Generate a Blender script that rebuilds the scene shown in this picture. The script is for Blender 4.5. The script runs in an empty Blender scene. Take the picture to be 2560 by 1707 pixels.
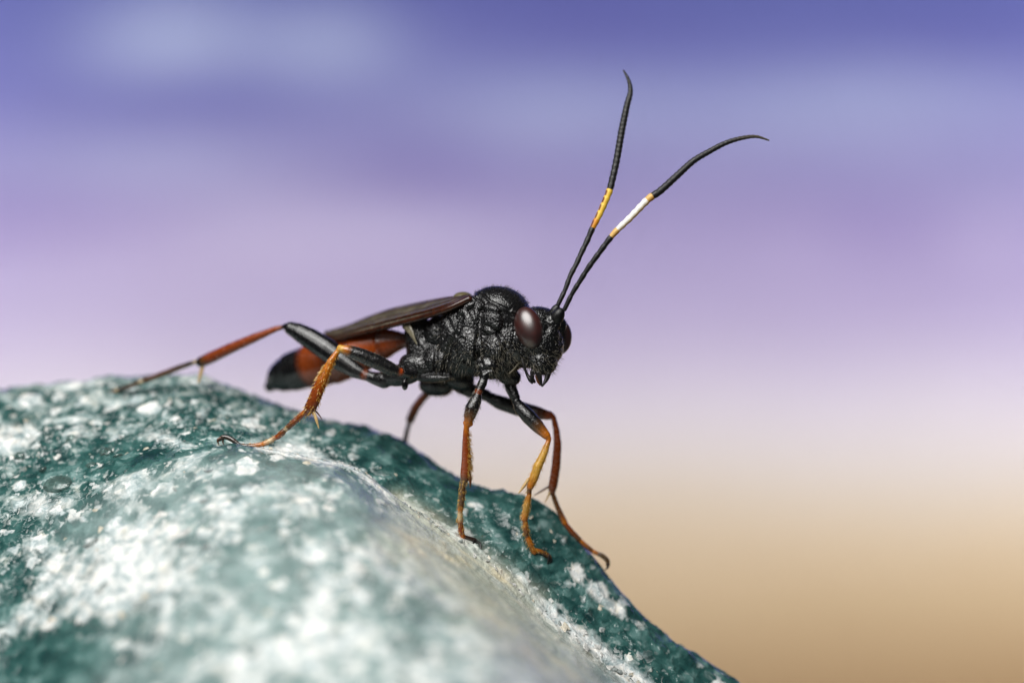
import bpy, bmesh, math, random
import numpy as np
from mathutils import Vector, Matrix, kdtree

random.seed(7)
rng = np.random.default_rng(11)
R = math.radians
scene = bpy.context.scene
scene.unit_settings.system = 'METRIC'
scene.unit_settings.scale_length = 0.001          # one unit is one millimetre
C = scene.collection

# ------------------------------------------------------------------ camera
K = 0.0125                                         # mm per measured unit (a twelve-millimetre wasp)
LENS = 85.0
DIST = 32.0 * LENS / 36.0                          # 32 mm wide field at the focus plane
DU = DIST / K
cam = bpy.data.cameras.new('camera')
cam.lens = LENS; cam.sensor_width = 36.0; cam.sensor_fit = 'HORIZONTAL'
cam.clip_start = 1.0; cam.clip_end = 100000.0
cam.dof.use_dof = True
cam.dof.focus_distance = DIST + 0.2
cam.dof.aperture_fstop = 0.001 * LENS / 3.3        # 3.3 mm wide pupil
camo = bpy.data.objects.new('camera', cam); C.objects.link(camo)
camo.location = (0, -DIST, 0); camo.rotation_euler = (R(90), 0, 0)
scene.camera = camo

# ------------------------------------------------------------------ view
scene.render.engine = 'CYCLES'
scene.cycles.use_denoising = True
scene.cycles.max_bounces = 8
scene.cycles.sample_clamp_indirect = 6.0
scene.view_settings.view_transform = 'Standard'
scene.view_settings.look = 'None'
scene.view_settings.exposure = 0.0
scene.view_settings.gamma = 1.0
scene.view_settings.use_curve_mapping = False

def srgb(r, g, b):
    f = lambda c: (c/255/12.92) if c/255 <= 0.04045 else ((c/255+0.055)/1.055)**2.4
    return (f(r), f(g), f(b), 1.0)

class NT:
    """small helper that adds and links shader nodes"""
    def __init__(s, tree): s.t = tree; s.n = tree.nodes; s.l = tree.links
    def new(s, kind, **kw):
        nd = s.n.new(kind)
        for k, v in kw.items(): setattr(nd, k, v)
        return nd
    def put(s, sock, v):
        if hasattr(v, 'is_linked') or isinstance(v, bpy.types.NodeSocket): s.l.new(v, sock)
        else: sock.default_value = v
    def math(s, op, a, b=0.0, clamp=False):
        nd = s.new('ShaderNodeMath', operation=op, use_clamp=clamp)
        s.put(nd.inputs[0], a); s.put(nd.inputs[1], b); return nd.outputs[0]
    def mapr(s, v, a, b, c=0.0, d=1.0, smooth=True):
        nd = s.new('ShaderNodeMapRange', interpolation_type='SMOOTHSTEP' if smooth else 'LINEAR', clamp=True)
        s.put(nd.inputs['Value'], v)
        for k, x in (('From Min', a), ('From Max', b), ('To Min', c), ('To Max', d)): s.put(nd.inputs[k], x)
        return nd.outputs[0]
    def mix(s, f, a, b, mode='MIX'):
        nd = s.new('ShaderNodeMix', data_type='RGBA', blend_type=mode)
        s.put(nd.inputs[0], f); s.put(nd.inputs[6], a); s.put(nd.inputs[7], b); return nd.outputs[2]
    def noise(s, vec, scale, detail=4.0, rough=0.55, dist=0.0, out=0):
        nd = s.new('ShaderNodeTexNoise'); s.l.new(vec, nd.inputs['Vector'])
        nd.inputs['Scale'].default_value = scale; nd.inputs['Detail'].default_value = detail
        nd.inputs['Roughness'].default_value = rough; nd.inputs['Distortion'].default_value = dist
        return nd.outputs[out]
    def voro(s, vec, scale, feature='F1', rnd=1.0, out='Distance'):
        nd = s.new('ShaderNodeTexVoronoi', feature=feature); s.l.new(vec, nd.inputs['Vector'])
        nd.inputs['Scale'].default_value = scale; nd.inputs['Randomness'].default_value = rnd
        return nd.outputs[out]
    def mapping(s, vec, scale=(1,1,1), rot=(0,0,0), loc=(0,0,0)):
        nd = s.new('ShaderNodeMapping'); s.l.new(vec, nd.inputs[0])
        nd.inputs['Scale'].default_value = scale; nd.inputs['Rotation'].default_value = rot
        nd.inputs['Location'].default_value = loc
        return nd.outputs[0]
    def ramp(s, fac, stops, interp='EASE'):
        nd = s.new('ShaderNodeValToRGB'); nd.color_ramp.interpolation = interp
        e = nd.color_ramp.elements
        while len(e) < len(stops): e.new(0.5)
        for el, (p, c) in zip(e, stops): el.position = p; el.color = c
        s.put(nd.inputs[0], fac); return nd.outputs[0]

# ------------------------------------------------------------------ world: the dim, even light of the room
world = bpy.data.worlds.new('World'); scene.world = world
world.use_nodes = True
bgn = world.node_tree.nodes['Background']
bgn.inputs[0].default_value = (0.92, 0.95, 1.0, 1); bgn.inputs[1].default_value = 0.045

# ------------------------------------------------------------------ flash diffuser above and to the left of the lens
def lamp(name, direction, dist, size, power, color=(1, 1, 1)):
    L = bpy.data.lights.new(name, 'AREA'); L.shape = 'ELLIPSE'
    L.size = size[0]; L.size_y = size[1]; L.energy = power; L.color = color
    o = bpy.data.objects.new(name, L); C.objects.link(o)
    v = Vector(direction).normalized()
    o.location = v*dist + Vector((-1, 1, -1))
    o.rotation_euler = v.to_track_quat('Z', 'Y').to_euler()
    return o
lamp('flash_diffuser', (-0.28, -0.60, 0.75), 62, (70, 54), 77000, (1.0, 0.985, 0.96))
for sx in (-1, 1):                                  # two unseen lamps added to brighten the backdrop alone, turned away from the wasp
    L = bpy.data.lights.new('added_backdrop_light', 'AREA'); L.shape = 'RECTANGLE'; L.size = 120; L.size_y = 200; L.energy = 7.4e6
    o = bpy.data.objects.new('added_backdrop_light', L); C.objects.link(o); o.location = (sx*430, 60, 10); o.rotation_euler = (R(90), 0, 0)

# ------------------------------------------------------------------ helpers
def at(px, py, d=0.0):
    s = (DU + d)/DU
    return np.array(((px-1280)*s*K, d*K, (853.5-py)*s*K))

def smooth(me):
    me.polygons.foreach_set('use_smooth', [True]*len(me.polygons)); me.update()

def mesh_obj(name, verts, faces, mat, parent=None, shade=True):
    me = bpy.data.meshes.new(name)
    me.from_pydata([tuple(map(float, v)) for v in verts], [], faces)
    if shade: smooth(me)
    if mat: me.materials.append(mat)
    o = bpy.data.objects.new(name, me); C.objects.link(o)
    if parent: o.parent = parent; o.matrix_parent_inverse = parent.matrix_world.inverted()
    return o

def attr_f(me, name, vals):
    a = me.attributes.new(name, 'FLOAT', 'POINT'); a.data.foreach_set('value', np.asarray(vals, np.float32))
def attr_c(me, name, cols):
    a = me.attributes.new(name, 'FLOAT_COLOR', 'POINT')
    c = np.ones((len(cols), 4), np.float32); c[:, :3] = cols
    a.data.foreach_set('color', c.ravel())

def catmull(P, n):
    P = np.asarray(P, float); out = []
    Q = np.vstack([2*P[0]-P[1], P, 2*P[-1]-P[-2]])
    for i in range(1, len(Q)-2):
        t = np.linspace(0, 1, n, endpoint=False)[:, None]
        a, b, c, d = Q[i-1], Q[i], Q[i+1], Q[i+2]
        out.append(0.5*(2*b + (c-a)*t + (2*a-5*b+4*c-d)*t*t + (3*b-a-3*c+d)*t**3))
    return np.vstack(out + [P[-1:]])

def rot_frame(yaw, pitch=0, roll=0):
    y, p, r = R(yaw), R(pitch), R(roll)
    F = np.array((math.cos(y)*math.cos(p), -math.sin(y)*math.cos(p), math.sin(p)))
    L = np.array((math.sin(y), math.cos(y), 0.0))
    U = np.cross(F, L)
    L2 = L*math.cos(r) + U*math.sin(r); U2 = U*math.cos(r) - L*math.sin(r)
    return F, L2, U2

def ell_mesh(c, ax, fr, nu=44, nv=26, power=2.0):
    F, L, U = fr; V = []
    for j in range(1, nv):
        ph = math.pi*j/nv
        for i in range(nu):
            th = 2*math.pi*i/nu
            q = np.array((math.sin(ph)*math.cos(th), math.sin(ph)*math.sin(th), math.cos(ph)))
            if power != 2.0: q = q/(np.sum(np.abs(q)**power)**(1/power))
            V.append(c + (F*q[0]*ax[0] + L*q[1]*ax[1] + U*q[2]*ax[2])*K)
    top = len(V); V.append(c + U*ax[2]*K); V.append(c - U*ax[2]*K)
    Fc = []
    for j in range(nv-2):
        for i in range(nu):
            a = j*nu+i; b = j*nu+(i+1) % nu
            Fc.append((a, a+nu, b+nu, b))
    for i in range(nu):
        Fc.append((top, i, (i+1) % nu))
        o = (nv-2)*nu
        Fc.append((top+1, o+(i+1) % nu, o+i))
    return V, Fc

def tube_mesh(P, W, n=14, flat=1.0, upv=(0, 0, 1)):
    """round-ended tube through points P (mm) with half-widths W (mm); flat squeezes it along upv"""
    P = np.asarray(P, float); W = np.asarray(W, float)
    T = np.gradient(P, axis=0); T /= np.linalg.norm(T, axis=1)[:, None] + 1e-12
    rings = []
    def ring(c, t, r):
        u = np.array(upv, float); u = u - t*np.dot(u, t)
        if np.linalg.norm(u) < 0.2: u = np.array((1., 0, 0)) - t*t[0]
        u /= np.linalg.norm(u); s = np.cross(t, u)
        return [c + (s*math.cos(a) + u*flat*math.sin(a))*r for a in np.linspace(0, 2*math.pi, n, endpoint=False)]
    for a in (75, 45, 20):
        rings.append(ring(P[0]-T[0]*W[0]*math.sin(R(a)), T[0], W[0]*math.cos(R(a))))
    for c, t, r in zip(P, T, W): rings.append(ring(c, t, r))
    for a in (20, 45, 75):
        rings.append(ring(P[-1]+T[-1]*W[-1]*math.sin(R(a)), T[-1], W[-1]*math.cos(R(a))))
    V = [v for r in rings for v in r]
    F = []
    for j in range(len(rings)-1):
        for i in range(n):
            a = j*n+i; b = j*n+(i+1) % n
            F.append((a, b, b+n, a+n))
    F.append(tuple(range(n))[::-1]); F.append(tuple((len(rings)-1)*n+i for i in range(n)))
    return V, F, len(rings)

# numpy value noise ----------------------------------------------------------
_tab = rng.random((256, 256))
def vnoise(x, y):
    xi = np.floor(x).astype(int); yi = np.floor(y).astype(int)
    fx = x-xi; fy = y-yi; fx = fx*fx*(3-2*fx); fy = fy*fy*(3-2*fy)
    g = lambda a, b: _tab[a & 255, b & 255]
    return (g(xi, yi)*(1-fx)+g(xi+1, yi)*fx)*(1-fy) + (g(xi, yi+1)*(1-fx)+g(xi+1, yi+1)*fx)*fy
def fbm(x, y, o=4, g=0.5):
    s = 0; a = 1; t = 0
    for i in range(o):
        s = s + a*vnoise(x*2**i+17.3*i, y*2**i+5.1*i); t += a; a *= g
    return s/t

# ------------------------------------------------------------------ backdrop: an added sheet far behind, lavender-to-sand sky glow painted into its colour
BY = 400.0
bm = bmesh.new()
gridv = [[bm.verts.new((x, BY + 0.00045*x*x + 3*math.sin(x*0.02+z*0.013), z)) for z in np.linspace(-230, 230, 12)] for x in np.linspace(-330, 330, 24)]
for i in range(23):
    for j in range(11): bm.faces.new((gridv[i][j], gridv[i+1][j], gridv[i+1][j+1], gridv[i][j+1]))
bmesh.ops.solidify(bm, geom=bm.faces[:], thickness=1.0)
bme_ = bpy.data.meshes.new('backdrop'); bm.to_mesh(bme_); bm.free(); smooth(bme_)
backdrop = bpy.data.objects.new('backdrop', bme_); C.objects.link(backdrop); backdrop['kind'] = 'structure'
mb = bpy.data.materials.new('sky_painted_sheet'); mb.use_nodes = True
w = NT(mb.node_tree); wb = w.n['Principled BSDF']
tc = w.new('ShaderNodeTexCoord')
vd = w.new('ShaderNodeVectorMath', operation='SCALE'); w.l.new(tc.outputs['Object'], vd.inputs[0]); vd.inputs['Scale'].default_value = 1/(BY+DIST)
VEC = vd.outputs[0]
sep = w.new('ShaderNodeSeparateXYZ'); w.l.new(VEC, sep.inputs[0])
X = sep.outputs['X']
warp = w.noise(w.mapping(VEC, (5, 5, 14), loc=(3.1, 0.4, 1.7)), 1.0, 2.0)
elev = w.math('ADD', sep.outputs['Z'], w.math('MULTIPLY', w.math('SUBTRACT', warp, 0.5), 0.025))
skyf = w.mapr(elev, -0.16, 0.16, smooth=False)
sky = w.ramp(skyf, [(0.00, srgb(150, 122, 90)), (0.06, srgb(168, 140, 106)), (0.15, srgb(190, 165, 132)), (0.21, srgb(202, 179, 149)),
                    (0.27, srgb(210, 191, 168)), (0.325, srgb(214, 202, 192)), (0.38, srgb(216, 207, 211)), (0.44, srgb(207, 197, 213)),
                    (0.50, srgb(190, 178, 206)), (0.57, srgb(178, 166, 201)), (0.66, srgb(164, 153, 194)), (0.72, srgb(152, 146, 189)),
                    (0.78, srgb(140, 138, 188)), (0.86, srgb(116, 118, 178)), (0.94, srgb(100, 105, 168)), (1.00, srgb(92, 97, 162))], 'LINEAR')
# soft cloud banks, each (azimuth, elevation, half-width, half-height, weight): positive pale, negative dusky
def bank(x0, z0, rx, rz, wt):
    a = w.math('DIVIDE', w.math('SUBTRACT', X, x0), rx); b = w.math('DIVIDE', w.math('SUBTRACT', elev, z0), rz)
    g = w.math('POWER', 2.718, w.math('MULTIPLY', w.math('ADD', w.math('MULTIPLY', a, a), w.math('MULTIPLY', b, b)), -1.0))
    return w.math('MULTIPLY', g, wt)
pale_b = dusk_b = 0.0
for x0, z0, rx, rz, wt in [(-0.14, 0.124, 0.035, 0.012, .95), (-0.075, 0.120, 0.03, 0.013, .8), (-0.15, 0.076, 0.05, 0.010, .5), (-0.05, 0.045, 0.06, 0.012, .7),
                           (0.13, 0.10, 0.10, 0.013, .5), (0.01, 0.095, 0.05, 0.014, .45), (0.20, 0.045, 0.025, 0.012, .45), (-0.13, 0.03, 0.07, 0.014, .45)]:
    pale_b = w.math('ADD', pale_b, bank(x0, z0, rx, rz, wt))
for x0, z0, rx, rz, wt in [(-0.13, 0.098, 0.09, 0.008, .7), (-0.035, 0.068, 0.045, 0.010, .75), (0.16, 0.05, 0.08, 0.016, .55), (0.02, 0.132, 0.07, 0.010, .5),
                           (0.19, 0.125, 0.05, 0.012, .5), (-0.19, 0.05, 0.05, 0.012, .5), (0.15, 0.012, 0.07, 0.014, .6)]:
    dusk_b = w.math('ADD', dusk_b, bank(x0, z0, rx, rz, wt))
cl = w.noise(w.mapping(VEC, (8, 8, 26), loc=(0.35, 0.2, 0.55)), 1.0, 2.5, 0.5)
up = w.mapr(elev, -0.03, 0.06)
pale_b = w.math('ADD', w.math('MULTIPLY', w.mapr(cl, 0.55, 0.75), 0.3), pale_b, True)
dusk_b = w.math('ADD', w.math('MULTIPLY', w.mapr(cl, 0.45, 0.28), 0.3), dusk_b, True)
sky = w.mix(w.math('MULTIPLY', dusk_b, w.math('MULTIPLY', up, 0.95)), sky, w.mix(w.mapr(elev, 0.03, 0.10), srgb(142, 122, 180), srgb(92, 90, 160)))
sky = w.mix(w.math('MULTIPLY', pale_b, w.math('MULTIPLY', up, 0.95)), sky, w.mix(w.mapr(elev, 0.03, 0.10), srgb(204, 191, 219), srgb(176, 184, 214)))
w.l.new(sky, wb.inputs['Base Color']); wb.inputs['Roughness'].default_value = 0.9; wb.inputs['Specular IOR Level'].default_value = 0.1
bme_.materials.append(mb)

# ------------------------------------------------------------------ the stone
def pchip(xs, ys, xq):
    xs = np.asarray(xs, float); ys = np.asarray(ys, float)
    h = np.diff(xs); dl = np.diff(ys)/h; m = np.zeros(len(xs))
    for i in range(1, len(xs)-1):
        if dl[i-1]*dl[i] > 0:
            w1 = 2*h[i]+h[i-1]; w2 = h[i]+2*h[i-1]
            m[i] = (w1+w2)/(w1/dl[i-1]+w2/dl[i])
    m[0] = dl[0]; m[-1] = dl[-1]
    xq = np.clip(xq, xs[0], xs[-1]); i = np.clip(np.searchsorted(xs, xq)-1, 0, len(xs)-2)
    t = (xq-xs[i])/h[i]
    return (ys[i]*(1+2*t)*(1-t)**2 + h[i]*m[i]*t*(1-t)**2 + ys[i+1]*t*t*(3-2*t) + h[i]*m[i+1]*t*t*(t-1))

COLS = {
 -900: [(-1300,2700),(-800,2500),(-400,2300),(0,1900),(200,1700),(500,1500),(700,1520),(1200,2400)],
 -300: [(-1300,2400),(-800,2150),(-400,1800),(-200,1560),(0,1360),(150,1200),(300,1100),(500,1020),(650,1040),(900,1400),(1200,2000)],
 0:    [(-1300,2300),(-800,2050),(-400,1720),(-200,1500),(0,1310),(120,1205),(250,1095),(480,985),(620,1000),(900,1350),(1200,2000)],
 180:  [(-1300,2200),(-800,1920),(-400,1590),(-200,1400),(0,1245),(100,1170),(220,1090),(340,1030),(480,955),(620,975),(900,1350),(1200,2000)],
 330:  [(-1300,2150),(-800,1830),(-400,1490),(-200,1320),(0,1175),(80,1140),(200,1085),(320,1025),(470,943),(620,965),(900,1350),(1200,2000)],
 470:  [(-1300,2120),(-850,1780),(-450,1440),(-200,1250),(-40,1150),(0,1128),(60,1118),(150,1075),(300,1015),(450,938),(580,955),(900,1380),(1200,2000)],
 590:  [(-1300,2100),(-850,1720),(-500,1430),(-200,1210),(-50,1130),(0,1112),(50,1113),(150,1080),(300,1030),(430,982),(560,995),(900,1400),(1200,2000)],
 700:  [(-1300,2100),(-850,1700),(-500,1400),(-200,1205),(-40,1142),(0,1128),(40,1138),(120,1125),(250,1078),(400,1024),(520,1032),(900,1400),(1200,2000)],
 800:  [(-1300,2100),(-850,1700),(-500,1400),(-200,1220),(-40,1160),(0,1150),(40,1165),(120,1150),(250,1095),(390,1050),(520,1060),(900,1420),(1200,2000)],
 880:  [(-1300,2100),(-850,1700),(-500,1410),(-200,1245),(-40,1180),(0,1166),(40,1182),(120,1165),(250,1110),(380,1064),(500,1078),(900,1450),(1200,2000)],
 1000: [(-1300,2100),(-850,1690),(-500,1460),(-200,1320),(-40,1268),(0,1250),(50,1255),(120,1215),(220,1150),(340,1103),(450,1120),(800,1450),(1200,2000)],
 1100: [(-1300,2100),(-850,1690),(-500,1490),(-200,1385),(-40,1340),(0,1322),(50,1315),(120,1268),(200,1200),(300,1160),(390,1175),(650,1400),(1200,2100)],
 1200: [(-1300,2100),(-850,1690),(-500,1530),(-200,1455),(-40,1415),(0,1395),(60,1362),(120,1302),(180,1245),(250,1214),(330,1225),(500,1400),(1200,2200)],
 1290: [(-1300,2120),(-850,1730),(-500,1590),(-200,1525),(-40,1490),(0,1470),(50,1425),(100,1360),(160,1275),(230,1229),(290,1240),(470,1420),(1200,2300)],
 1370: [(-1300,2160),(-850,1780),(-500,1660),(-200,1600),(-40,1568),(0,1545),(50,1495),(100,1420),(150,1335),(210,1270),(270,1278),(450,1460),(1200,2400)],
 1440: [(-1300,2210),(-850,1830),(-500,1710),(-200,1650),(-40,1618),(0,1597),(50,1550),(100,1478),(150,1395),(205,1338),(260,1350),(450,1560),(1200,2500)],
 1510: [(-1300,2280),(-850,1880),(-500,1770),(-200,1705),(-40,1672),(0,1652),(50,1605),(100,1540),(150,1468),(200,1428),(250,1440),(450,1650),(1200,2600)],
 1600: [(-1300,2380),(-850,1960),(-500,1840),(-200,1775),(-40,1730),(0,1708),(50,1660),(100,1600),(150,1548),(200,1530),(260,1548),(450,1760),(1200,2700)],
 1720: [(-1300,2500),(-850,2080),(-200,1860),(0,1790),(50,1745),(100,1692),(150,1640),(200,1622),(260,1640),(450,1860),(1200,2800)],
 1850: [(-1300,2650),(-850,2200),(-200,1960),(0,1890),(100,1780),(150,1726),(200,1705),(260,1725),(450,1960),(1200,2900)],
 2200: [(-1300,2900),(-200,2400),(0,2250),(100,2100),(200,2000),(300,2050),(1200,3000)],
 2600: [(-1300,3100),(0,2800),(200,2650),(1200,3100)],
}
gx = np.concatenate([np.arange(-900, -60, 24), np.arange(-60, 1900, 4.0), np.arange(1900, 2601, 25)])
gd = np.concatenate([np.arange(-1300, -700, 12), np.arange(-700, -150, 5), np.arange(-150, 320, 3.2),
                     np.arange(320, 680, 6), np.arange(680, 1201, 26)])
keys = sorted(COLS)
tabl = np.array([pchip([p[0] for p in COLS[k]], [p[1] for p in COLS[k]], gd) for k in keys])
PY = np.array([pchip(keys, tabl[:, j], gx) for j in range(len(gd))]).T          # [x, d]
GX, GD = np.meshgrid(gx, gd, indexing='ij')
# uneven wear: broad lumps, chipped facets along the crest and a rippled fracture behind it
lump = (fbm(GX/140.0, GD/150.0, 3)-0.5)*34
chip = (fbm(GX/46.0+9, GD/52.0, 2)-0.5)*9
fine = (fbm(GX/13.0+3, GD/15.0, 2, 0.5)-0.5)*1.8
rid = np.abs(fbm(GX/60.0-GD/90.0+31, GD/34.0+GX/160.0, 3)-0.5)*2
keep = np.clip(np.abs(GD)/60.0, 0.25, 1.0)
PY = PY + lump*keep*0.75 + chip*np.clip(keep, 0.4, 1) + fine - (1-rid)**6*9*np.clip((GD+60)/90.0, 0, 1)
valley = np.exp(-((GD-62)/38.0)**2)*np.clip((GX-520)/120, 0, 1)*np.clip((1060-GX)/120, 0, 1)
PY = PY + valley*26
S = (DU+GD)/DU
VX = (GX-1280)*S*K; VY = GD*K; VZ = (853.5-PY)*S*K
NX, ND = GX.shape
verts = np.stack([VX, VY, VZ], -1).reshape(-1, 3)

def blob(px, py, rx, ry, rot, s, dmin=-9999, dmax=9999):
    a = R(rot); dx = GX-px; dy = PY-py
    u = (dx*math.cos(a)+dy*math.sin(a))/rx; v = (-dx*math.sin(a)+dy*math.cos(a))/ry
    return s*np.exp(-(u*u+v*v)**1.5)*((GD >= dmin) & (GD <= dmax))
def stroke(pts, wd, s):
    best = np.full(GX.shape, 1e9)
    for (x0, y0), (x1, y1) in zip(pts[:-1], pts[1:]):
        L2 = (x1-x0)**2+(y1-y0)**2
        t = np.clip(((GX-x0)*(x1-x0)+(PY-y0)*(y1-y0))/L2, 0, 1)
        best = np.minimum(best, np.hypot(GX-x0-t*(x1-x0), PY-y0-t*(y1-y0)))
    return s*np.exp(-(best/wd)**2)
chalk = np.zeros(GX.shape)
for b in [(240,1490,200,110,-8,.95), (330,1385,150,60,-20,.6), (520,1330,120,70,-25,.35), (700,1270,190,60,-10,.5),
          (760,1136,80,22,14,1.2,15,230), (430,1108,62,20,18,1.1,10,200), (900,1480,230,110,-25,.55), (650,1660,300,50,-12,.5),
          (1000,1640,200,70,-20,.45), (1230,1650,150,80,30,.4), (900,1590,60,34,-25,.5), (1010,1490,60,30,-25,.5), (780,1520,40,26,-30,.5), (30,1095,70,34,-10,.8), (205,957,75,10,-6,.9), (190,1075,30,22,-50,.6),
          (1160,1348,24,36,-35,2.2), (1443,1430,19,28,-20,2.2), (1497,1478,22,34,-38,2.0), (1545,1522,36,20,42,1.8), (1600,1560,26,12,40,1.6),
          (1660,1620,34,16,40,.8), (1770,1690,40,18,38,.8), (1190,1263,26,8,10,1.5), (1310,1285,30,10,30,.5), (1400,1345,24,10,40,.6),
          (560,960,90,20,18,.35), (100,1265,70,26,-6,.7), (330,1215,70,30,-25,.45), (600,1150,90,20,0,.3),
          (120,1670,180,80,-28,-2.2), (430,1640,90,26,-10,-.7), (300,1150,210,34,-10,-1.0,-20,260), (220,1320,110,30,-18,-.5),
          (1330,1340,150,55,38,-.55), (1000,1150,170,46,24,-1.0,40,500), (1640,1590,160,30,40,-.4), (20,1450,50,130,0,-.6),
          (560,1400,60,60,0,-.35), (880,1380,80,50,-30,-.35), (700,1480,60,40,-30,-.4)]:
    chalk += blob(*b)
chalk += stroke([(985,1245),(1080,1305),(1190,1388),(1290,1475),(1420,1580),(1500,1640),(1660,1760)], 26, .95)
chalk += stroke([(1300,1440),(1380,1530),(1480,1610),(1600,1690),(1720,1790)], 9, .8)
chalk += stroke([(640,1119),(700,1130),(800,1152),(880,1170),(990,1252)], 7, 1.1)
milk = stroke([(1010,1330),(1130,1420),(1260,1540),(1420,1690)], 70, 1.0)*(GD < -5) + stroke([(1000,1262),(1150,1365),(1330,1500)], 32, .7)*(GD > -40)
front = np.clip(-GD/120.0, 0, 1)
chalk += front*((fbm(GX/85.0+GD/160.0+3, GD/110.0-GX/220.0, 2)-0.5)*1.9 + (fbm(GX/34.0+GD/60.0, GD/48.0-GX/90.0+8, 2)-0.5)*1.1)
chalk -= 0.55*np.clip((GD-45)/40.0, 0, 1)*np.clip((GX-860)/120.0, 0, 1)
chalk -= stroke([(560,1150),(640,1150),(760,1185),(860,1205),(960,1285)], 22, .45)*(GD < 5)
chalk += 0.02*front*np.clip((GX-150)/250.0, 0.2, 1) + 0.06*(GD > 200)*(GX < 700)

faces = []
idx = np.arange(NX*ND).reshape(NX, ND)
q = np.stack([idx[:-1, :-1], idx[1:, :-1], idx[1:, 1:], idx[:-1, 1:]], -1).reshape(-1, 4)
edge = np.concatenate([idx[:, 0], idx[-1, 1:], idx[-2::-1, -1], idx[0, -2:0:-1]])
base_v = verts[edge].copy(); base_v[:, 2] = -30.0
nb = len(verts)
allv = np.vstack([verts, base_v])
ne = len(edge); bi = np.arange(nb, nb+ne)
side = np.stack([edge, bi, np.roll(bi, -1), np.roll(edge, -1)], -1)
me = bpy.data.meshes.new('stone')
me.from_pydata(allv.tolist(), [], q.tolist()+side.tolist()+[list(map(int, bi[::-1]))])
smooth(me)
pad = lambda a, v=0.0: np.concatenate([a.ravel(), np.full(ne, v)])
attr_f(me, 'chalk', pad(chalk)); attr_f(me, 'milk', pad(np.clip(milk, 0, 1)))
veil = front*np.clip((GX-60)/220.0, 0, 1)*np.clip(1-blob(120,1660,230,110,-28,1.0), 0, 1)
attr_f(me, 'veil', pad(veil))
stone = bpy.data.objects.new('stone', me); C.objects.link(stone)
stone['label'] = 'glossy teal green mineral stone with white crystalline flakes carrying the wasp'
stone['category'] = 'stone'

m = bpy.data.materials.new('teal_mineral'); m.use_nodes = True
n = NT(m.node_tree); bs = n.n['Principled BSDF']
tco = n.new('ShaderNodeTexCoord').outputs['Object']
ach = n.new('ShaderNodeAttribute', attribute_name='chalk').outputs['Fac']
ami = n.new('ShaderNodeAttribute', attribute_name='milk').outputs['Fac']
wv = n.new('ShaderNodeVectorMath', operation='MULTIPLY_ADD')
n.l.new(n.noise(tco, 2.2, 3, 0.6, out=1), wv.inputs[0]); wv.inputs[1].default_value = (0.55, 0.55, 0.55); n.l.new(tco, wv.inputs[2])
vec = wv.outputs[0]
veca = n.mapping(vec, (1.0, 0.62, 1.55), rot=(0, R(28), R(12)))
big = n.noise(veca, 0.9, 3, 0.55)
mid = n.noise(veca, 1.9, 2.5, 0.5)
fin = n.noise(vec, 9.0, 3, 0.5)
# flakes: rounded grains of random size
def flakes(scale, lo, hi, soft):
    vn = n.new('ShaderNodeTexVoronoi', feature='F1'); n.l.new(veca, vn.inputs['Vector']); vn.inputs['Scale'].default_value = scale
    sp = n.new('ShaderNodeSeparateColor'); n.l.new(vn.outputs['Color'], sp.inputs[0])
    rad = n.mapr(sp.outputs[0], 0.35, 1.0, lo, hi, smooth=False)
    e = n.math('SUBTRACT', rad, n.math('ADD', vn.outputs['Distance'], n.math('MULTIPLY', n.math('SUBTRACT', mid, 0.5), 0.5)))
    return n.mapr(e, -soft, soft)
f1 = flakes(1.1, -0.25, 0.50, 0.045)
f2 = flakes(2.2, -0.22, 0.52, 0.06)
f3 = flakes(4.5, -0.35, 0.50, 0.09)
grain = n.math('ADD', n.math('MULTIPLY', n.math('SUBTRACT', big, 0.5), 1.9), n.math('MULTIPLY', n.math('SUBTRACT', mid, 0.5), 2.4))
body = n.mapr(n.math('ADD', n.math('MULTIPLY', ach, 1.0), n.math('ADD', grain, -0.05)), 0.0, 1.0, smooth=False)
fl = n.math('MAXIMUM', n.math('MULTIPLY', f1, 0.95), n.math('MAXIMUM', n.math('MULTIPLY', f2, 0.8), n.math('MULTIPLY', f3, 0.55)))
fl = n.math('MULTIPLY', fl, n.mapr(n.math('ADD', ach, n.math('MULTIPLY', grain, 0.8)), -0.95, 0.0))
shard = n.mapr(n.noise(n.mapping(vec, (3.2, 0.9, 1.0), rot=(R(10), R(52), 0)), 3.0, 3, 0.55), 0.56, 0.63)
fl = n.math('MAXIMUM', fl, n.math('MULTIPLY', shard, n.mapr(ach, -0.4, 0.5, 0.0, 0.75)))
white = n.math('MAXIMUM', body, fl)
teal = n.ramp(n.math('ADD', n.math('MULTIPLY', mid, 0.6), n.math('MULTIPLY', big, 0.4)),
              [(0.25, (0.003, 0.020, 0.025, 1)), (0.42, (0.012, 0.055, 0.052, 1)), (0.53, (0.036, 0.110, 0.101, 1)), (0.62, (0.115, 0.22, 0.208, 1)), (0.75, (0.28, 0.40, 0.39, 1))], 'LINEAR')
pale = n.ramp(n.noise(vec, 2.6, 5, 0.65), [(0.3, (0.24, 0.33, 0.35, 1)), (0.44, (0.52, 0.59, 0.59, 1)), (0.56, (0.83, 0.84, 0.82, 1)), (0.7, (0.88, 0.84, 0.73, 1))], 'LINEAR')
ave = n.new('ShaderNodeAttribute', attribute_name='veil').outputs['Fac']
teal = n.mix(n.math('MULTIPLY', ave, n.mapr(big, 0.3, 0.7, 0.35, 0.85)), teal, (0.31, 0.405, 0.395, 1))
col = n.mix(white, teal, pale)
milky = n.ramp(n.noise(vec, 0.8, 3, 0.5), [(0.3, (0.42, 0.46, 0.39, 1)), (0.52, (0.58, 0.59, 0.48, 1)), (0.7, (0.70, 0.62, 0.42, 1))], 'LINEAR')
col = n.mix(n.math('MULTIPLY', ami, 0.93), col, milky)
rust = n.mapr(n.noise(vec, 6.0, 2, 0.5), 0.74, 0.80)
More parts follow.
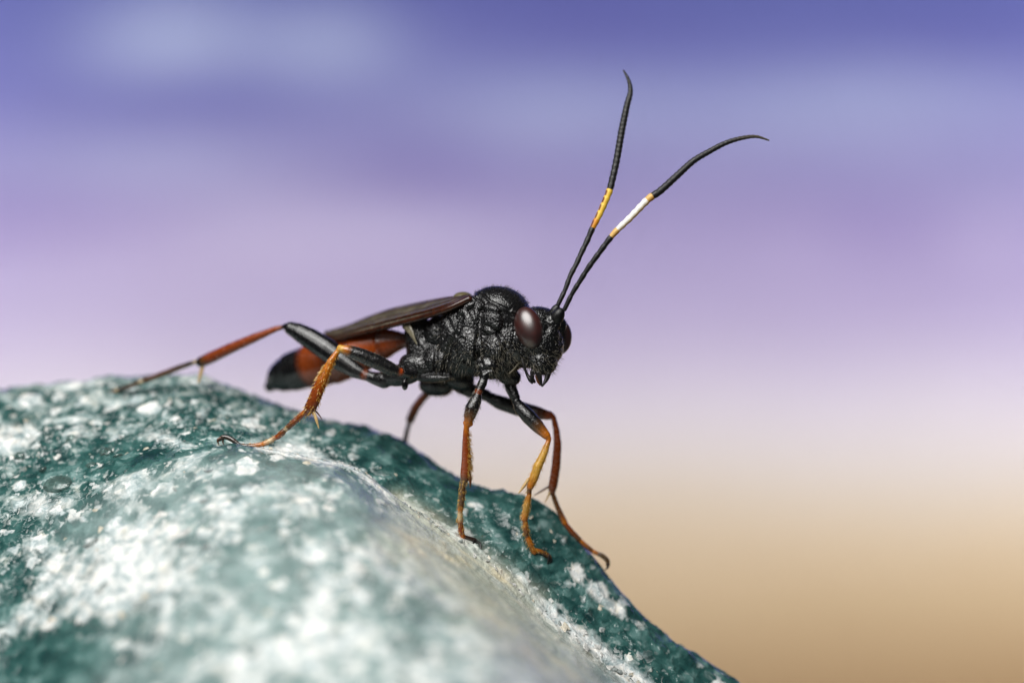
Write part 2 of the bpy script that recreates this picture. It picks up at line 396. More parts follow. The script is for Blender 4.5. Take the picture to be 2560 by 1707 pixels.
col = n.mix(n.math('MULTIPLY', rust, 0.6), col, (0.20, 0.13, 0.03, 1))
n.l.new(col, bs.inputs['Base Color'])
n.l.new(n.mapr(n.math('ADD', fin, n.math('MULTIPLY', white, 0.25)), 0.3, 0.95, 0.06, 0.34, smooth=False), bs.inputs['Roughness'])
bs.inputs['Subsurface Weight'].default_value = 0.0
bs.inputs['Subsurface Radius'].default_value = (0.25, 0.4, 0.36)
bs.inputs['Subsurface Scale'].default_value = 0.6
bs.inputs['Coat Weight'].default_value = 0.38
bs.inputs['Coat Roughness'].default_value = 0.04
hgt = n.math('ADD', n.math('MULTIPLY', mid, 0.14), n.math('ADD', n.math('MULTIPLY', fin, 0.022), n.math('MULTIPLY', fl, 0.016)))
hgt = n.math('ADD', hgt, n.math('MULTIPLY', n.noise(vec, 38, 3, 0.6), 0.006))
cb = n.new('ShaderNodeBump'); cb.inputs['Strength'].default_value = 0.8; cb.inputs['Distance'].default_value = 1.0
n.l.new(n.math('ADD', n.math('MULTIPLY', mid, 0.20), n.math('MULTIPLY', fl, 0.012)), cb.inputs['Height']); n.l.new(cb.outputs[0], bs.inputs['Coat Normal'])
bp = n.new('ShaderNodeBump'); bp.inputs['Strength'].default_value = 0.8; bp.inputs['Distance'].default_value = 1.0
n.l.new(hgt, bp.inputs['Height']); n.l.new(bp.outputs[0], bs.inputs['Normal'])
me.materials.append(m)

# crystal flakes lying in the stone, and clear beads of resin-like mineral
def surf(px, d):
    i = np.clip(np.searchsorted(gx, px)-1, 0, NX-2); j = np.clip(np.searchsorted(gd, d)-1, 0, ND-2)
    P0 = np.array([VX[i, j], VY[i, j], VZ[i, j]])
    e1 = np.array([VX[i+1, j], VY[i+1, j], VZ[i+1, j]])-P0; e2 = np.array([VX[i, j+1], VY[i, j+1], VZ[i, j+1]])-P0
    nn = np.cross(e1, e2); return P0, Vector(nn/np.linalg.norm(nn))
def gem(name, col, rough, trans, sss=0.0):
    m = bpy.data.materials.new(name); m.use_nodes = True
    n = NT(m.node_tree); b = n.n['Principled BSDF']; t = n.new('ShaderNodeTexCoord').outputs['Object']
    n.l.new(n.mix(n.mapr(n.noise(t, 3.0, 4, 0.6), 0.35, 0.65), (*col, 1), tuple(c*0.6 for c in col)+(1,)), b.inputs['Base Color'])
    b.inputs['Roughness'].default_value = rough; b.inputs['Transmission Weight'].default_value = trans; b.inputs['IOR'].default_value = 1.5
    b.inputs['Coat Weight'].default_value = 0.6; b.inputs['Coat Roughness'].default_value = 0.04
    bp = n.new('ShaderNodeBump'); bp.inputs['Distance'].default_value = 0.03
    n.l.new(n.noise(t, 9.0, 3, 0.6), bp.inputs['Height']); n.l.new(bp.outputs[0], b.inputs['Normal'])
    return m
M_CHIP = [gem('white_crystal', (0.82, 0.82, 0.78), 0.2, 0.0), gem('grey_crystal', (0.50, 0.56, 0.54), 0.12, 0.35), gem('cream_crystal', (0.78, 0.72, 0.58), 0.25, 0.0)]
chip_meshes = []
for k in range(9):
    bm = bmesh.new(); rr = random.Random(40+k)
    for _ in range(11):
        a = rr.random()*6.283; r_ = 0.55+0.45*rr.random()
        bm.verts.new((math.cos(a)*r_, math.sin(a)*r_*0.62, (rr.random()-0.5)*0.5))
    r = bmesh.ops.convex_hull(bm, input=bm.verts[:])
    bmesh.ops.delete(bm, geom=[g for g in r['geom_interior'] if isinstance(g, bmesh.types.BMVert)], context='VERTS')
    bmesh.ops.bevel(bm, geom=bm.edges[:], offset=0.05, segments=1, affect='EDGES')
    cme = bpy.data.meshes.new('crystal_flake'); bm.to_mesh(cme); bm.free(); cme.materials.append(M_CHIP[k % 3]); chip_meshes.append(cme)
rc = random.Random(5)
def flake(px, d, size, sink=0.12, tilt=0.25, flat=1.0, mesh=None):
    p, nn = surf(px, d)
    o = bpy.data.objects.new('crystal_flake', mesh or rc.choice(chip_meshes)); C.objects.link(o)
    zz = (nn + Vector(((rc.random()-.5)*tilt, (rc.random()-.5)*tilt, (rc.random()-.5)*tilt))).normalized()
    q = zz.to_track_quat('Z', 'Y'); q = q @ Matrix.Rotation(rc.random()*6.283, 3, 'Z').to_quaternion()
    o.rotation_mode = 'QUATERNION'; o.rotation_quaternion = q
    sc_ = size*K; o.scale = (sc_, sc_, sc_*flat); o.location = Vector(p) - nn*sc_*sink*flat
    o.parent = stone
ridge = [(1000, 0), (1100, 0), (1200, 0), (1300, 2), (1400, 4), (1500, 4), (1640, 6)]
for i in range(74):
    t = rc.random()**0.8*(len(ridge)-1); k = min(int(t), len(ridge)-2); f = t-k
    flake(ridge[k][0]*(1-f)+ridge[k+1][0]*f, rc.gauss(6, 9), 6+rc.random()**2*20, 0.05, 0.6, 0.9)
for i in range(24): flake(640+rc.random()*350, rc.gauss(-2, 5), 5+rc.random()*8, 0.06, 0.4, 0.7)
for i in range(90): flake(rc.random()*680, 60+rc.random()*380, 6+rc.random()**3*22, 0.12, 0.25, 0.55)
for i in range(26): flake(950+rc.random()*700, 60+rc.random()*120, 5+rc.random()**3*16, 0.14, 0.2, 0.5)
for i in range(60): flake(80+rc.random()*1000, -60-rc.random()*600, 9+rc.random()**2*28, 0.10, 0.4, 0.6)
flake(1166, 52, 26, 0.2, 0.2, 0.5, chip_meshes[0]); flake(1012, 30, 14, 0.1, 0.2, 0.8, chip_meshes[0])
M_BEAD = gem('clear_bead', (0.55, 0.78, 0.72), 0.03, 0.9)
for px, d, rx, hgt_ in [(145, 60, 40, .30), (265, 118, 22, .4), (232, 92, 16, .4), (300, 80, 14, .4), (110, 120, 13, .5), (52, 180, 15, .5), (420, 210, 12, .5), (180, 200, 14, .5)]:
    p, nn = surf(px, d); q = nn.to_track_quat('Z', 'Y').to_matrix()
    V, F = ell_mesh(np.array(p), (rx, rx*0.8, rx*hgt_), tuple(np.array(q.col[i]) for i in range(3)), 28, 18)
    o = mesh_obj('mineral_bead', V, F, M_BEAD, stone)

# ------------------------------------------------------------------ materials of the wasp
def cuticle():
    m = bpy.data.materials.new('cuticle'); m.use_nodes = True
    n = NT(m.node_tree); bs = n.n['Principled BSDF']
    tco = n.new('ShaderNodeTexCoord').outputs['Object']
    pg = n.new('ShaderNodeAttribute', attribute_name='pigment').outputs['Color']
    rel = n.new('ShaderNodeAttribute', attribute_name='relief').outputs['Fac']
    glo = n.new('ShaderNodeAttribute', attribute_name='satin').outputs['Fac']
    wob = n.noise(tco, 9.0, 3, 0.6)
    vn = n.voro(tco, 13.0)
    vs = n.voro(tco, 26.0)
    pits = n.math('ADD', n.mapr(vn, 0.1, 0.55), n.math('MULTIPLY', n.mapr(vs, 0.1, 0.5), 0.4))
    h = n.math('ADD', n.math('MULTIPLY', pits, n.math('MULTIPLY', rel, 0.016)), n.math('MULTIPLY', wob, n.math('MULTIPLY', rel, 0.022)))
    h = n.math('ADD', h, n.math('MULTIPLY', n.noise(tco, 45, 2, 0.6), 0.003))
    bp = n.new('ShaderNodeBump'); bp.inputs['Strength'].default_value = 1.0; bp.inputs['Distance'].default_value = 1.0
    n.l.new(h, bp.inputs['Height']); n.l.new(bp.outputs[0], bs.inputs['Normal'])
    col = n.mix(n.mapr(n.noise(tco, 14, 3, 0.6), 0.35, 0.7, 0.0, 0.45), pg, n.mix(1.0, pg, (0.45, 0.40, 0.36, 1), 'MULTIPLY'))
    n.l.new(col, bs.inputs['Base Color'])
    n.l.new(n.math('ADD', glo, n.mapr(wob, 0.3, 0.7, -0.05, 0.08)), bs.inputs['Roughness'])
    bs.inputs['Specular IOR Level'].default_value = 0.75
    bs.inputs['IOR'].default_value = 1.56
    return m
M_CUT = cuticle()

def plain(name, col, rough=0.35, coat=0.0, trans=0.0, sss=0.0, var=0.0, bump=0.0, bscale=20):
    m = bpy.data.materials.new(name); m.use_nodes = True
    n = NT(m.node_tree); bs = n.n['Principled BSDF']
    tco = n.new('ShaderNodeTexCoord').outputs['Object']
    nz = n.noise(tco, bscale, 4, 0.6)
    c = (*col, 1)
    dk = tuple(x*(1-var) for x in col)+(1,)
    n.l.new(n.mix(n.mapr(nz, 0.35, 0.65), c, dk), bs.inputs['Base Color'])
    bs.inputs['Roughness'].default_value = rough; bs.inputs['Coat Weight'].default_value = coat
    bs.inputs['Coat Roughness'].default_value = 0.05; bs.inputs['IOR'].default_value = 1.55
    bs.inputs['Transmission Weight'].default_value = trans
    if sss:
        bs.inputs['Subsurface Weight'].default_value = sss
        bs.inputs['Subsurface Radius'].default_value = (0.1, 0.05, 0.02); bs.inputs['Subsurface Scale'].default_value = 1.0
    if bump:
        bp = n.new('ShaderNodeBump'); bp.inputs['Distance'].default_value = bump
        n.l.new(n.voro(tco, bscale), bp.inputs['Height']); n.l.new(bp.outputs[0], bs.inputs['Normal'])
    return m
M_EYE = plain('eye_lens', (0.040, 0.0040, 0.0020), 0.38, 0.9, var=0.5, bscale=3)
M_EYE.node_tree.nodes['Principled BSDF'].inputs['Specular IOR Level'].default_value = 0.9
M_EYE.node_tree.nodes['Principled BSDF'].inputs['Coat Roughness'].default_value = 0.30
M_DARK = plain('dark_chitin', (0.010, 0.009, 0.009), 0.28, var=0.4)
M_SPUR = plain('pale_spur', (0.62, 0.42, 0.18), 0.35, sss=0.3, var=0.3)
M_BROWN = plain('brown_chitin', (0.11, 0.035, 0.008), 0.3, var=0.5)
M_HAIR = plain('pale_setae', (0.19, 0.17, 0.13), 0.35, var=0.3)
M_HAIRD = plain('dark_setae', (0.025, 0.021, 0.018), 0.35, var=0.3)
M_HAIRG = plain('golden_setae', (0.60, 0.34, 0.06), 0.3, var=0.3)
M_SCUT = plain('ivory_scutellum', (0.12, 0.10, 0.04), 0.35, var=0.4)

def wing_mat():
    m = bpy.data.materials.new('smoky_wing'); m.use_nodes = True
    n = NT(m.node_tree); bs = n.n['Principled BSDF']
    tco = n.new('ShaderNodeTexCoord').outputs['Object']
    n.l.new(n.mix(n.mapr(n.noise(tco, 3, 4, 0.6), 0.35, 0.7), (0.055, 0.046, 0.034, 1), (0.13, 0.11, 0.075, 1)), bs.inputs['Base Color'])
    bs.inputs['Roughness'].default_value = 0.26; bs.inputs['Alpha'].default_value = 0.86
    bp = n.new('ShaderNodeBump'); bp.inputs['Distance'].default_value = 0.02
    n.l.new(n.noise(tco, 5, 3, 0.6), bp.inputs['Height']); n.l.new(bp.outputs[0], bs.inputs['Normal'])
    return m
M_WING = wing_mat()
M_VEIN = plain('wing_vein', (0.045, 0.012, 0.004), 0.25, var=0.6, bscale=4)

def band_mat():
    m = bpy.data.materials.new('antenna_cuticle'); m.use_nodes = True
    n = NT(m.node_tree); bs = n.n['Principled BSDF']
    tco = n.new('ShaderNodeTexCoord').outputs['Object']
    pg = n.new('ShaderNodeAttribute', attribute_name='pigment').outputs['Color']
    n.l.new(n.mix(n.mapr(n.noise(tco, 30, 3), 0.4, 0.7, 0, 0.4), pg, n.mix(1.0, pg, (0.5, 0.5, 0.5, 1), 'MULTIPLY')), bs.inputs['Base Color'])
    bs.inputs['Roughness'].default_value = 0.36
    bp = n.new('ShaderNodeBump'); bp.inputs['Distance'].default_value = 0.006
    n.l.new(n.voro(tco, 45), bp.inputs['Height']); n.l.new(bp.outputs[0], bs.inputs['Normal'])
    return m
M_ANT = band_mat()

# ------------------------------------------------------------------ the wasp
wasp = bpy.data.objects.new('wasp', None); C.objects.link(wasp)
wasp.location = at(1160, 1340, 70)
bpy.context.view_layer.update()
wasp['label'] = 'black slender wasp with rust abdomen, amber legs and white-banded antennae standing on the stone'
wasp['category'] = 'wasp'

BLACK = (0.0035, 0.0035, 0.0040)
RUST = (0.31, 0.052, 0.003)
AMBER = (0.48, 0.14, 0.006)
GOLD = (0.60, 0.33, 0.05)
REDB = (0.25, 0.043, 0.003)
BRN = (0.10, 0.040, 0.010)
CREAM = (0.72, 0.56, 0.34)

SV, SF, SC, SR, SG, SI = [], [], [], [], [], []      # source verts, faces, pigment, relief, satin, region
def add(V, F, cols, relief, satin, region):
    o = len(SV)
    SV.extend(V); SF.extend([tuple(i+o for i in f) for f in F])
    k = len(V)
    SC.extend(cols if isinstance(cols, list) else [cols]*k)
    SR.extend([relief]*k); SG.extend([satin]*k); SI.extend([region]*k)

def ell(px, py, d, ax, yaw=30, pitch=8, roll=0, col=BLACK, relief=1.0, satin=0.17, region=0, power=2.0):
    V, F = ell_mesh(at(px, py, d), ax, rot_frame(yaw, pitch, roll), power=power)
    add(V, F, col, relief, satin, region)

def tube(pts, cols, relief=0.25, satin=0.25, region=2, curve=False, flat=1.0, n=14, step=3.5):
    """pts: (px, py, d, half-width); cols: [(t, colour)] along the length"""
    A = np.array([np.append(at(p[0], p[1], p[2]), p[3]*K) for p in pts])
    if curve:
        A = catmull(A, 14)
    L = np.concatenate([[0], np.cumsum(np.linalg.norm(np.diff(A[:, :3], axis=0), axis=1))])
    nn = max(4, int(L[-1]/(step*K)))
    s = np.linspace(0, L[-1], nn)
    B = np.stack([np.interp(s, L, A[:, i]) for i in range(4)], -1)
    V, F, nr = tube_mesh(B[:, :3], np.maximum(B[:, 3], 0.5*K), n, flat)
    t = np.concatenate([[0]*3, s/L[-1], [1]*3])
    ct = [c[0] for c in cols]; cc = np.array([c[1] for c in cols])
    C3 = np.stack([np.interp(t, ct, cc[:, i]) for i in range(3)], -1)
    add(V, F, [tuple(C3[j]) for j in range(nr) for _ in range(n)], relief, satin, region)

one = lambda c: [(0, c), (1, c)]

# thorax ----------------------------------------------------------------
ell(1186, 842, 102, (108, 90, 100), yaw=30, pitch=10, power=2.25)            # pleura
ell(1243, 800, 78, (88, 84, 86), yaw=30, pitch=-8, relief=.42, satin=.22, power=2.1)                # dome of the back
ell(1268, 856, 52, (58, 66, 78), yaw=32, pitch=0)                            # pronotum
ell(1238, 902, 62, (66, 62, 46), yaw=30, pitch=10)                           # breast
ell(1120, 900, 128, (78, 74, 52), yaw=30, pitch=8)                           # underside
ell(1080, 878, 165, (62, 66, 64), yaw=30, pitch=14, power=2.3)               # propodeum
ell(1112, 832, 136, (52, 60, 50), yaw=30, pitch=18)
ell(1056, 840, 172, (46, 52, 46), yaw=30, pitch=16)
ell(1128, 818, 92, (40, 40, 46), yaw=30, pitch=14)                           # metapleuron
ell(1184, 752, 44, (22, 14, 15), yaw=30, pitch=10, relief=.7)                # tegula
ell(1172, 768, 38, (24, 16, 12), yaw=30, pitch=30, relief=.7)
ell(1212, 770, 16, (34, 14, 12), yaw=34, pitch=8, relief=.7)
ell(1165, 808, 24, (24, 12, 40), yaw=30, pitch=25)
ell(1226, 800, 4, (34, 18, 42), yaw=32, pitch=5)                             # side of the collar
ell(1168, 860, 20, (36, 22, 46), yaw=30, pitch=8)
ell(1234, 868, 0, (36, 20, 34), yaw=34, pitch=-15)
# neck and head -----------------------------------------------------------
ell(1306, 850, 45, (40, 34, 40), yaw=36, pitch=0)
ell(1347, 838, 50, (52, 74, 72), yaw=38, pitch=-8, roll=-9, region=1, power=2.3)
ell(1320, 856, 46, (42, 62, 66), yaw=38, pitch=-12, roll=-9, region=1, relief=.6, satin=.2)
ell(1304, 856, 22, (30, 36, 58), yaw=30, pitch=-18, roll=-6, region=1, relief=.12, satin=.16)
ell(1366, 868, 30, (34, 56, 54), yaw=40, pitch=-10, roll=-9, region=1)
ell(1362, 905, 18, (26, 40, 32), yaw=40, pitch=-14, roll=-9, region=1)
ell(1340, 898, 10, (26, 22, 30), yaw=38, pitch=0, roll=10, region=1)
ell(1347, 777, 34, (9, 9, 8), yaw=38, region=1, relief=.1, satin=.15)
ell(1358, 783, 48, (8, 8, 7), yaw=38, region=1, relief=.1, satin=.15)
ell(1382, 806, 14, (20, 22, 24), yaw=42, pitch=10, region=1, relief=.8)
ell(1398, 812, 44, (18, 20, 22), yaw=42, pitch=10, region=1, relief=.8)
ell(1384, 835, 8, (10, 22, 24), yaw=42, pitch=0, region=1)
# coxae -----------------------------------------------------------------
ell(1218, 916, 8, (26, 22, 30), yaw=30, pitch=70, relief=.5, satin=.18)
ell(1272, 940, 100, (24, 22, 34), yaw=30, pitch=75, relief=.5, satin=.2)
ell(1046, 912, 118, (54, 34, 32), yaw=24, pitch=-6, relief=.8, satin=.2)
ell(1000, 938, 128, (62, 30, 28), yaw=24, pitch=6, relief=.5, satin=.2)
ell(1090, 962, 235, (50, 30, 30), yaw=30, pitch=0, relief=.3, satin=.25)
ell(1150, 950, 190, (40, 30, 30), yaw=30, pitch=0, relief=.3, satin=.25)
ell(1022, 930, 60, (26, 18, 16), yaw=24, pitch=-10, relief=.6, satin=.16)

# abdomen with overlapping tergites ----------------------------------------
ab = np.array([(1042,858,192,14), (1014,852,212,19), (982,854,232,32), (948,862,252,44), (905,878,280,53), (860,896,308,57),
               (815,908,334,60), (768,918,360,57), (722,933,385,50), (692,950,404,35), (674,966,412,15)], float)
A = catmull(ab, 16)
L = np.concatenate([[0], np.cumsum(np.linalg.norm(np.diff(A[:, :3], axis=0), axis=1))]); s = np.linspace(0, L[-1], 130)
A = np.stack([np.interp(s, L, A[:, i]) for i in range(4)], -1)
edges = [955, 892, 832, 772, 724, 690]
sc = np.ones(len(A)); colr = []
for i, (x, y, d, hw) in enumerate(A):
    nxt = [e for e in edges if e < x+0.01]; prv = [e for e in edges if e > x]
    a = min(prv) if prv else 1042; b = max(nxt) if nxt else 660
    ph = (a-x)/(a-b)
    sc[i] = 0.955 + 0.06*ph
    k = np.clip((x-764)/14, 0, 1)
    base = np.array(RUST)*(1.0 if x > 832 else 0.85)
    if 0.86 < ph: base = base*0.6
    if x > 1000: base = base*np.clip((1045-x)/60, .1, 1)
    colr.append(tuple(np.array(BLACK)*(1-k)+base*k))
P = np.array([at(*a[:3]) for a in A])
V, F, nr = tube_mesh(P, A[:, 3]*sc*K, 30, 1.0)
colr = [colr[0]]*3 + colr + [colr[-1]]*3
add(V, F, [colr[j] for j in range(nr) for _ in range(30)], 0.06, 0.22, 3)

# legs ------------------------------------------------------------------
# near fore leg
tube([(1215,928,4,12),(1213,938,0,13),(1208,946,-2,10)], one(BLACK), .3, .16)
tube([(1212,944,0,9),(1206,958,-4,12),(1196,980,-10,10)], [(0,BLACK),(.85,BLACK),(1,REDB)], .4, .22)
tube([(1196,984,-10,9),(1190,1000,-14,15),(1180,1020,-18,17.5),(1174,1040,-20,15),(1170,1056,-20,10)], [(0,BLACK),(.55,BLACK),(.8,BRN),(1,AMBER)], .35, .25)
tube([(1164,1057,-20,7),(1170,1062,-20,8),(1177,1060,-20,6)], one(AMBER), .1, .2)
tube([(1166,1064,-20,7),(1165,1095,-14,9),(1166,1150,-2,12.5),(1163,1192,8,13),(1160,1202,10,9)], [(0,AMBER),(.2,REDB),(.8,REDB),(1,BRN)], .2, .22)
tube([(1158,1201,11,6.5),(1156,1235,22,8),(1151,1274,34,7.5)], [(0,CREAM),(.12,BRN),(.8,BRN),(1,AMBER)], .2, .3)
tube([(1151,1276,35,6),(1150,1292,40,7),(1151,1304,46,8)], [(0,CREAM),(.6,CREAM),(1,REDB)], .1, .2)
tube([(1151,1306,46,6),(1152,1318,50,7),(1153,1328,54,8)], one(REDB), .1, .2)
tube([(1154,1330,55,6),(1157,1342,60,7.5),(1158,1350,63,6)], [(0,REDB),(.7,AMBER),(1,AMBER)], .1, .2)
tube([(1159,1341,60,5),(1172,1345,64,6),(1186,1350,68,6.5),(1192,1354,70,5)], one((.03,.015,.01)), .1, .2)
# far fore leg
tube([(1272,950,98,13),(1278,972,92,15),(1288,994,86,13)], one(BLACK), .3, .25)
tube([(1288,1000,84,10),(1300,1018,78,17),(1322,1042,70,19),(1345,1066,64,17),(1366,1088,58,11)], [(0,BLACK),(.6,BLACK),(.78,BRN),(1,AMBER)], .25, .25)
tube([(1366,1086,58,8),(1372,1096,56,7)], one(AMBER), .1, .2)
tube([(1372,1100,56,6),(1362,1128,54,9),(1345,1165,52,11.5),(1332,1200,50,11.5),(1325,1216,50,9)], [(0,AMBER),(.25,GOLD),(.7,GOLD),(1,AMBER)], .1, .25)
tube([(1324,1218,50,6),(1323,1232,52,6.5)], one(BRN), .1, .25)
tube([(1323,1236,52,6),(1317,1262,60,9),(1311,1296,70,9)], [(0,AMBER),(.5,GOLD),(1,AMBER)], .1, .25)
tube([(1313,1301,72,6),(1314,1318,78,8),(1316,1334,84,8)], [(0,AMBER),(1,BRN)], .1, .25)
tube([(1318,1338,86,6),(1322,1350,90,7.5),(1327,1362,94,7.5)], [(0,AMBER),(1,AMBER)], .1, .25)
tube([(1328,1364,95,6),(1335,1380,102,7)], one(AMBER), .1, .25)
tube([(1337,1374,101,5),(1352,1378,106,6),(1368,1386,110,6.5),(1374,1392,111,6)], [(0,AMBER),(.5,BRN),(1,BRN)], .1, .25)
# near mid leg
tube([(1022,934,40,12),(1008,930,34,11),(1000,929,30,9)], [(0,BLACK),(.8,BLACK),(1,(.4,.05,.01))], .3, .2)
tube([(1000,930,30,10),(975,921,24,17),(940,904,16,18.5),(900,887,8,18),(868,876,2,14),(854,872,0,10)], [(0,REDB),(.05,BLACK),(.84,BLACK),(.95,AMBER),(1,GOLD)], .3, .27)
tube([(850,869,0,8),(846,878,0,7)], one(GOLD), .1, .15)
tube([(846,876,0,6.5),(828,902,0,9.5),(805,950,2,14.5),(785,1000,6,16),(774,1022,8,15),(768,1030,9,10)], [(0,AMBER),(.3,AMBER),(.65,REDB),(1,(.13,.03,.006))], .15, .2)
tube([(762,1030,10,7),(745,1046,14,7.5),(720,1068,18,8)], [(0,AMBER),(.2,REDB),(1,BRN)], .15, .25)
tube([(717,1070,18,6),(705,1082,20,8),(694,1092,22,7)], [(0,CREAM),(.25,BRN),(1,REDB)], .1, .2)
tube([(692,1092,22,6),(675,1102,24,7),(658,1110,26,6.5)], [(0,REDB),(.5,CREAM),(1,AMBER)], .1, .2)
tube([(656,1110,26,5.5),(638,1114,28,6.5),(622,1115,30,6.5)], [(0,AMBER),(1,BRN)], .1, .2)
tube([(620,1115,30,5),(608,1114,32,6),(597,1112,34,6)], [(0,BRN),(1,(.03,.015,.01))], .1, .2)
tube([(597,1111,34,5),(582,1100,37,6.5),(568,1093,40,6.5),(556,1092,42,6)], one((.03,.018,.010)), .1, .2, curve=True)
tube([(556,1093,42,6),(548,1100,43,4.5)], one((.06,.04,.03)), .1, .2)
# near hind leg
tube([(960,950,140,22),(938,946,150,17),(915,938,158,13)], one(BLACK), .3, .2)
tube([(915,939,158,14),(890,926,166,21),(855,902,178,28),(815,872,190,30),(775,846,202,27.5),(745,829,212,23),(727,821,217,18)], [(0,REDB),(.05,BLACK),(1,BLACK)], .06, .25)
tube([(724,820,218,14),(713,816,220,8)], one(BLACK), .1, .2)
tube([(712,816,220,5.5),(690,822,228,7.5),(640,843,246,11.5),(580,869,270,14),(525,895,292,15.5),(502,905,300,14)], [(0,BLACK),(.06,REDB),(.9,(.2,.035,.005)),(.97,BRN),(1,BLACK)], .1, .22)
tube([(492,903,304,6),(450,918,320,7.5),(400,937,342,7.5),(362,951,358,7)], [(0,CREAM),(.08,(.03,.02,.008)),(.6,BRN),(1,BRN)], .1, .28)
tube([(355,953,362,5.5),(325,965,375,6.5),(300,973,386,6)], [(0,CREAM),(.15,BRN),(1,(.03,.015,.01))], .1, .28)
tube([(294,975,389,5),(275,981,398,5.5),(256,987,406,5.5)], [(0,CREAM),(.2,BRN),(1,(.04,.02,.01))], .1, .28)
tube([(252,988,408,4.5),(236,991,416,5.5),(222,993,422,5)], one((.10,.05,.03)), .1, .28)
tube([(220,993,423,4.5),(205,993,430,6),(192,997,436,6)], one((.30,.17,.14)), .1, .28)
# far mid leg
tube([(1150,966,200,18),(1180,977,200,19),(1216,988,198,15)], one(BLACK), .1, .28)
tube([(1216,990,198,13),(1250,1006,194,19),(1300,1022,188,20),(1345,1032,182,17),(1370,1038,180,12)], [(0,BLACK),(.75,BLACK),(.92,(.12,.03,.006)),(1,RUST)], .1, .28)
tube([(1374,1036,180,10),(1382,1042,180,8)], one(RUST), .1, .25)
tube([(1384,1044,180,7),(1391,1075,180,8.5),(1394,1110,180,10.5),(1390,1165,180,12),(1382,1215,180,12),(1380,1228,180,9)], [(0,REDB),(1,(.16,.035,.006))], .1, .25)
tube([(1381,1232,180,6.5),(1394,1268,182,7),(1412,1306,184,8)], [(0,BRN),(.7,(.14,.045,.01)),(1,AMBER)], .1, .25)
tube([(1413,1308,184,6),(1430,1330,186,7.5),(1448,1348,188,7)], [(0,REDB),(1,BRN)], .1, .25)
tube([(1449,1349,188,5.5),(1464,1363,189,6.5),(1478,1374,190,6)], [(0,AMBER),(1,BRN)], .1, .25)
tube([(1479,1375,190,5),(1490,1382,190,6)], one(AMBER), .1, .25)
tube([(1491,1382,190,5),(1505,1388,190,6.5),(1518,1400,190,6.5),(1520,1412,190,5.5)], one((.09,.05,.02)), .1, .25, curve=True)
# far hind leg
tube([(1110,968,270,24),(1095,974,300,18),(1078,976,330,13)], one(BLACK), .1, .28)
tube([(1076,977,332,10),(1056,996,350,11),(1038,1020,365,12),(1026,1048,380,12)], [(0,BRN),(.4,REDB),(1,BRN)], .1, .28)
tube([(1024,1054,382,6),(1016,1084,392,7),(1012,1112,400,7)], one((.05,.03,.02)), .1, .28)
# flanges under the breast
ell(1012, 962, 90, (9, 7, 14), yaw=30, pitch=0, relief=.3)
ell(1085, 944, 92, (52, 24, 13), yaw=28, pitch=2, relief=.6, satin=.3)

# fuse everything into one continuous body --------------------------------------
src = bpy.data.meshes.new('source'); src.from_pydata([tuple(map(float, v)) for v in SV], [], SF)
bm = bmesh.new(); bm.from_mesh(src); bmesh.ops.recalc_face_normals(bm, faces=bm.faces[:]); bm.to_mesh(src); bm.free()
so = bpy.data.objects.new('source', src); C.objects.link(so)
md = so.modifiers.new('fuse', 'REMESH'); md.mode = 'VOXEL'; md.voxel_size = 0.0215; md.use_smooth_shade = True
sm = so.modifiers.new('soften', 'SMOOTH'); sm.factor = 0.5; sm.iterations = 3
dg = bpy.context.evaluated_depsgraph_get()
bme = bpy.data.meshes.new_from_object(so.evaluated_get(dg))
bpy.data.objects.remove(so); bpy.data.meshes.remove(src)
bme.name = 'body'
nv = len(bme.vertices)
co = np.empty(nv*3, np.float32); bme.vertices.foreach_get('co', co); co = co.reshape(-1, 3)
no = np.empty(nv*3, np.float32); bme.vertex_normals.foreach_get('vector', no); no = no.reshape(-1, 3)
kd = kdtree.KDTree(len(SV))
for i, v in enumerate(SV): kd.insert(Vector(v), i)
kd.balance()
near = np.array([kd.find(Vector(c))[1] for c in co])
SC = np.array(SC, np.float32); SR = np.array(SR, np.float32); SG = np.array(SG, np.float32); SI = np.array(SI)
pig = SC[near]; rel = SR[near]; sat = SG[near]; reg = SI[near]
# screen-free lateral coordinates of the trunk for its sutures
sf = (DU + co[:, 1]/K)/DU
MX = co[:, 0]/K/sf + 1280; MY = 853.5 - co[:, 2]/K/sf
def dist_poly(pts):
    best = np.full(nv, 1e9)
    for (x0, y0), (x1, y1) in zip(pts[:-1], pts[1:]):
        L2 = (x1-x0)**2+(y1-y0)**2
        t = np.clip(((MX-x0)*(x1-x0)+(MY-y0)*(y1-y0))/L2, 0, 1)
        best = np.minimum(best, np.hypot(MX-x0-t*(x1-x0), MY-y0-t*(y1-y0)))
    return best
disp = np.zeros(nv)
trunk = (reg == 0) & (no[:, 1] < 0.35)
for pts, wd, dp in [([(1200,770),(1196,800),(1198,840),(1192,880),(1200,915)], 6, 11),
                    ([(1150,790),(1142,830),(1120,870),(1110,930)], 7, 11),
                    ([(1205,732),(1225,752),(1248,763),(1275,775)], 3.5, 4),
                    ([(1195,775),(1230,778),(1270,782),(1300,790)], 4, 6),
                    ([(1215,815),(1245,832),(1262,862),(1258,900)], 5, 6),
                    ([(1098,790),(1092,830),(1088,880),(1085,930)], 5, 8),
                    ([(1176,728),(1186,742),(1205,758)], 4, 5),
                    ([(1120,800),(1135,835),(1160,850)], 4, 5),
                    ([(1160,905),(1200,925),(1255,925)], 5, 6)]:
    disp -= np.where(trunk, dp*K*np.exp(-(dist_poly(pts)/wd)**2), 0)
# groove round the near eye
hd = (reg == 1)
el = np.hypot((MX-1321)*math.cos(R(-10))+(MY-819)*math.sin(R(-10)), 0)
# coarse rugosity of the sides, cast as real relief
rug = fbm(MX/9.0+co[:, 1]*7, MY/9.0+co[:, 1]*5, 3, 0.6)-0.5
disp += np.where((reg <= 1), rug*3.5*K*rel*np.clip((MY-770)/60, 0.25, 1), 0)
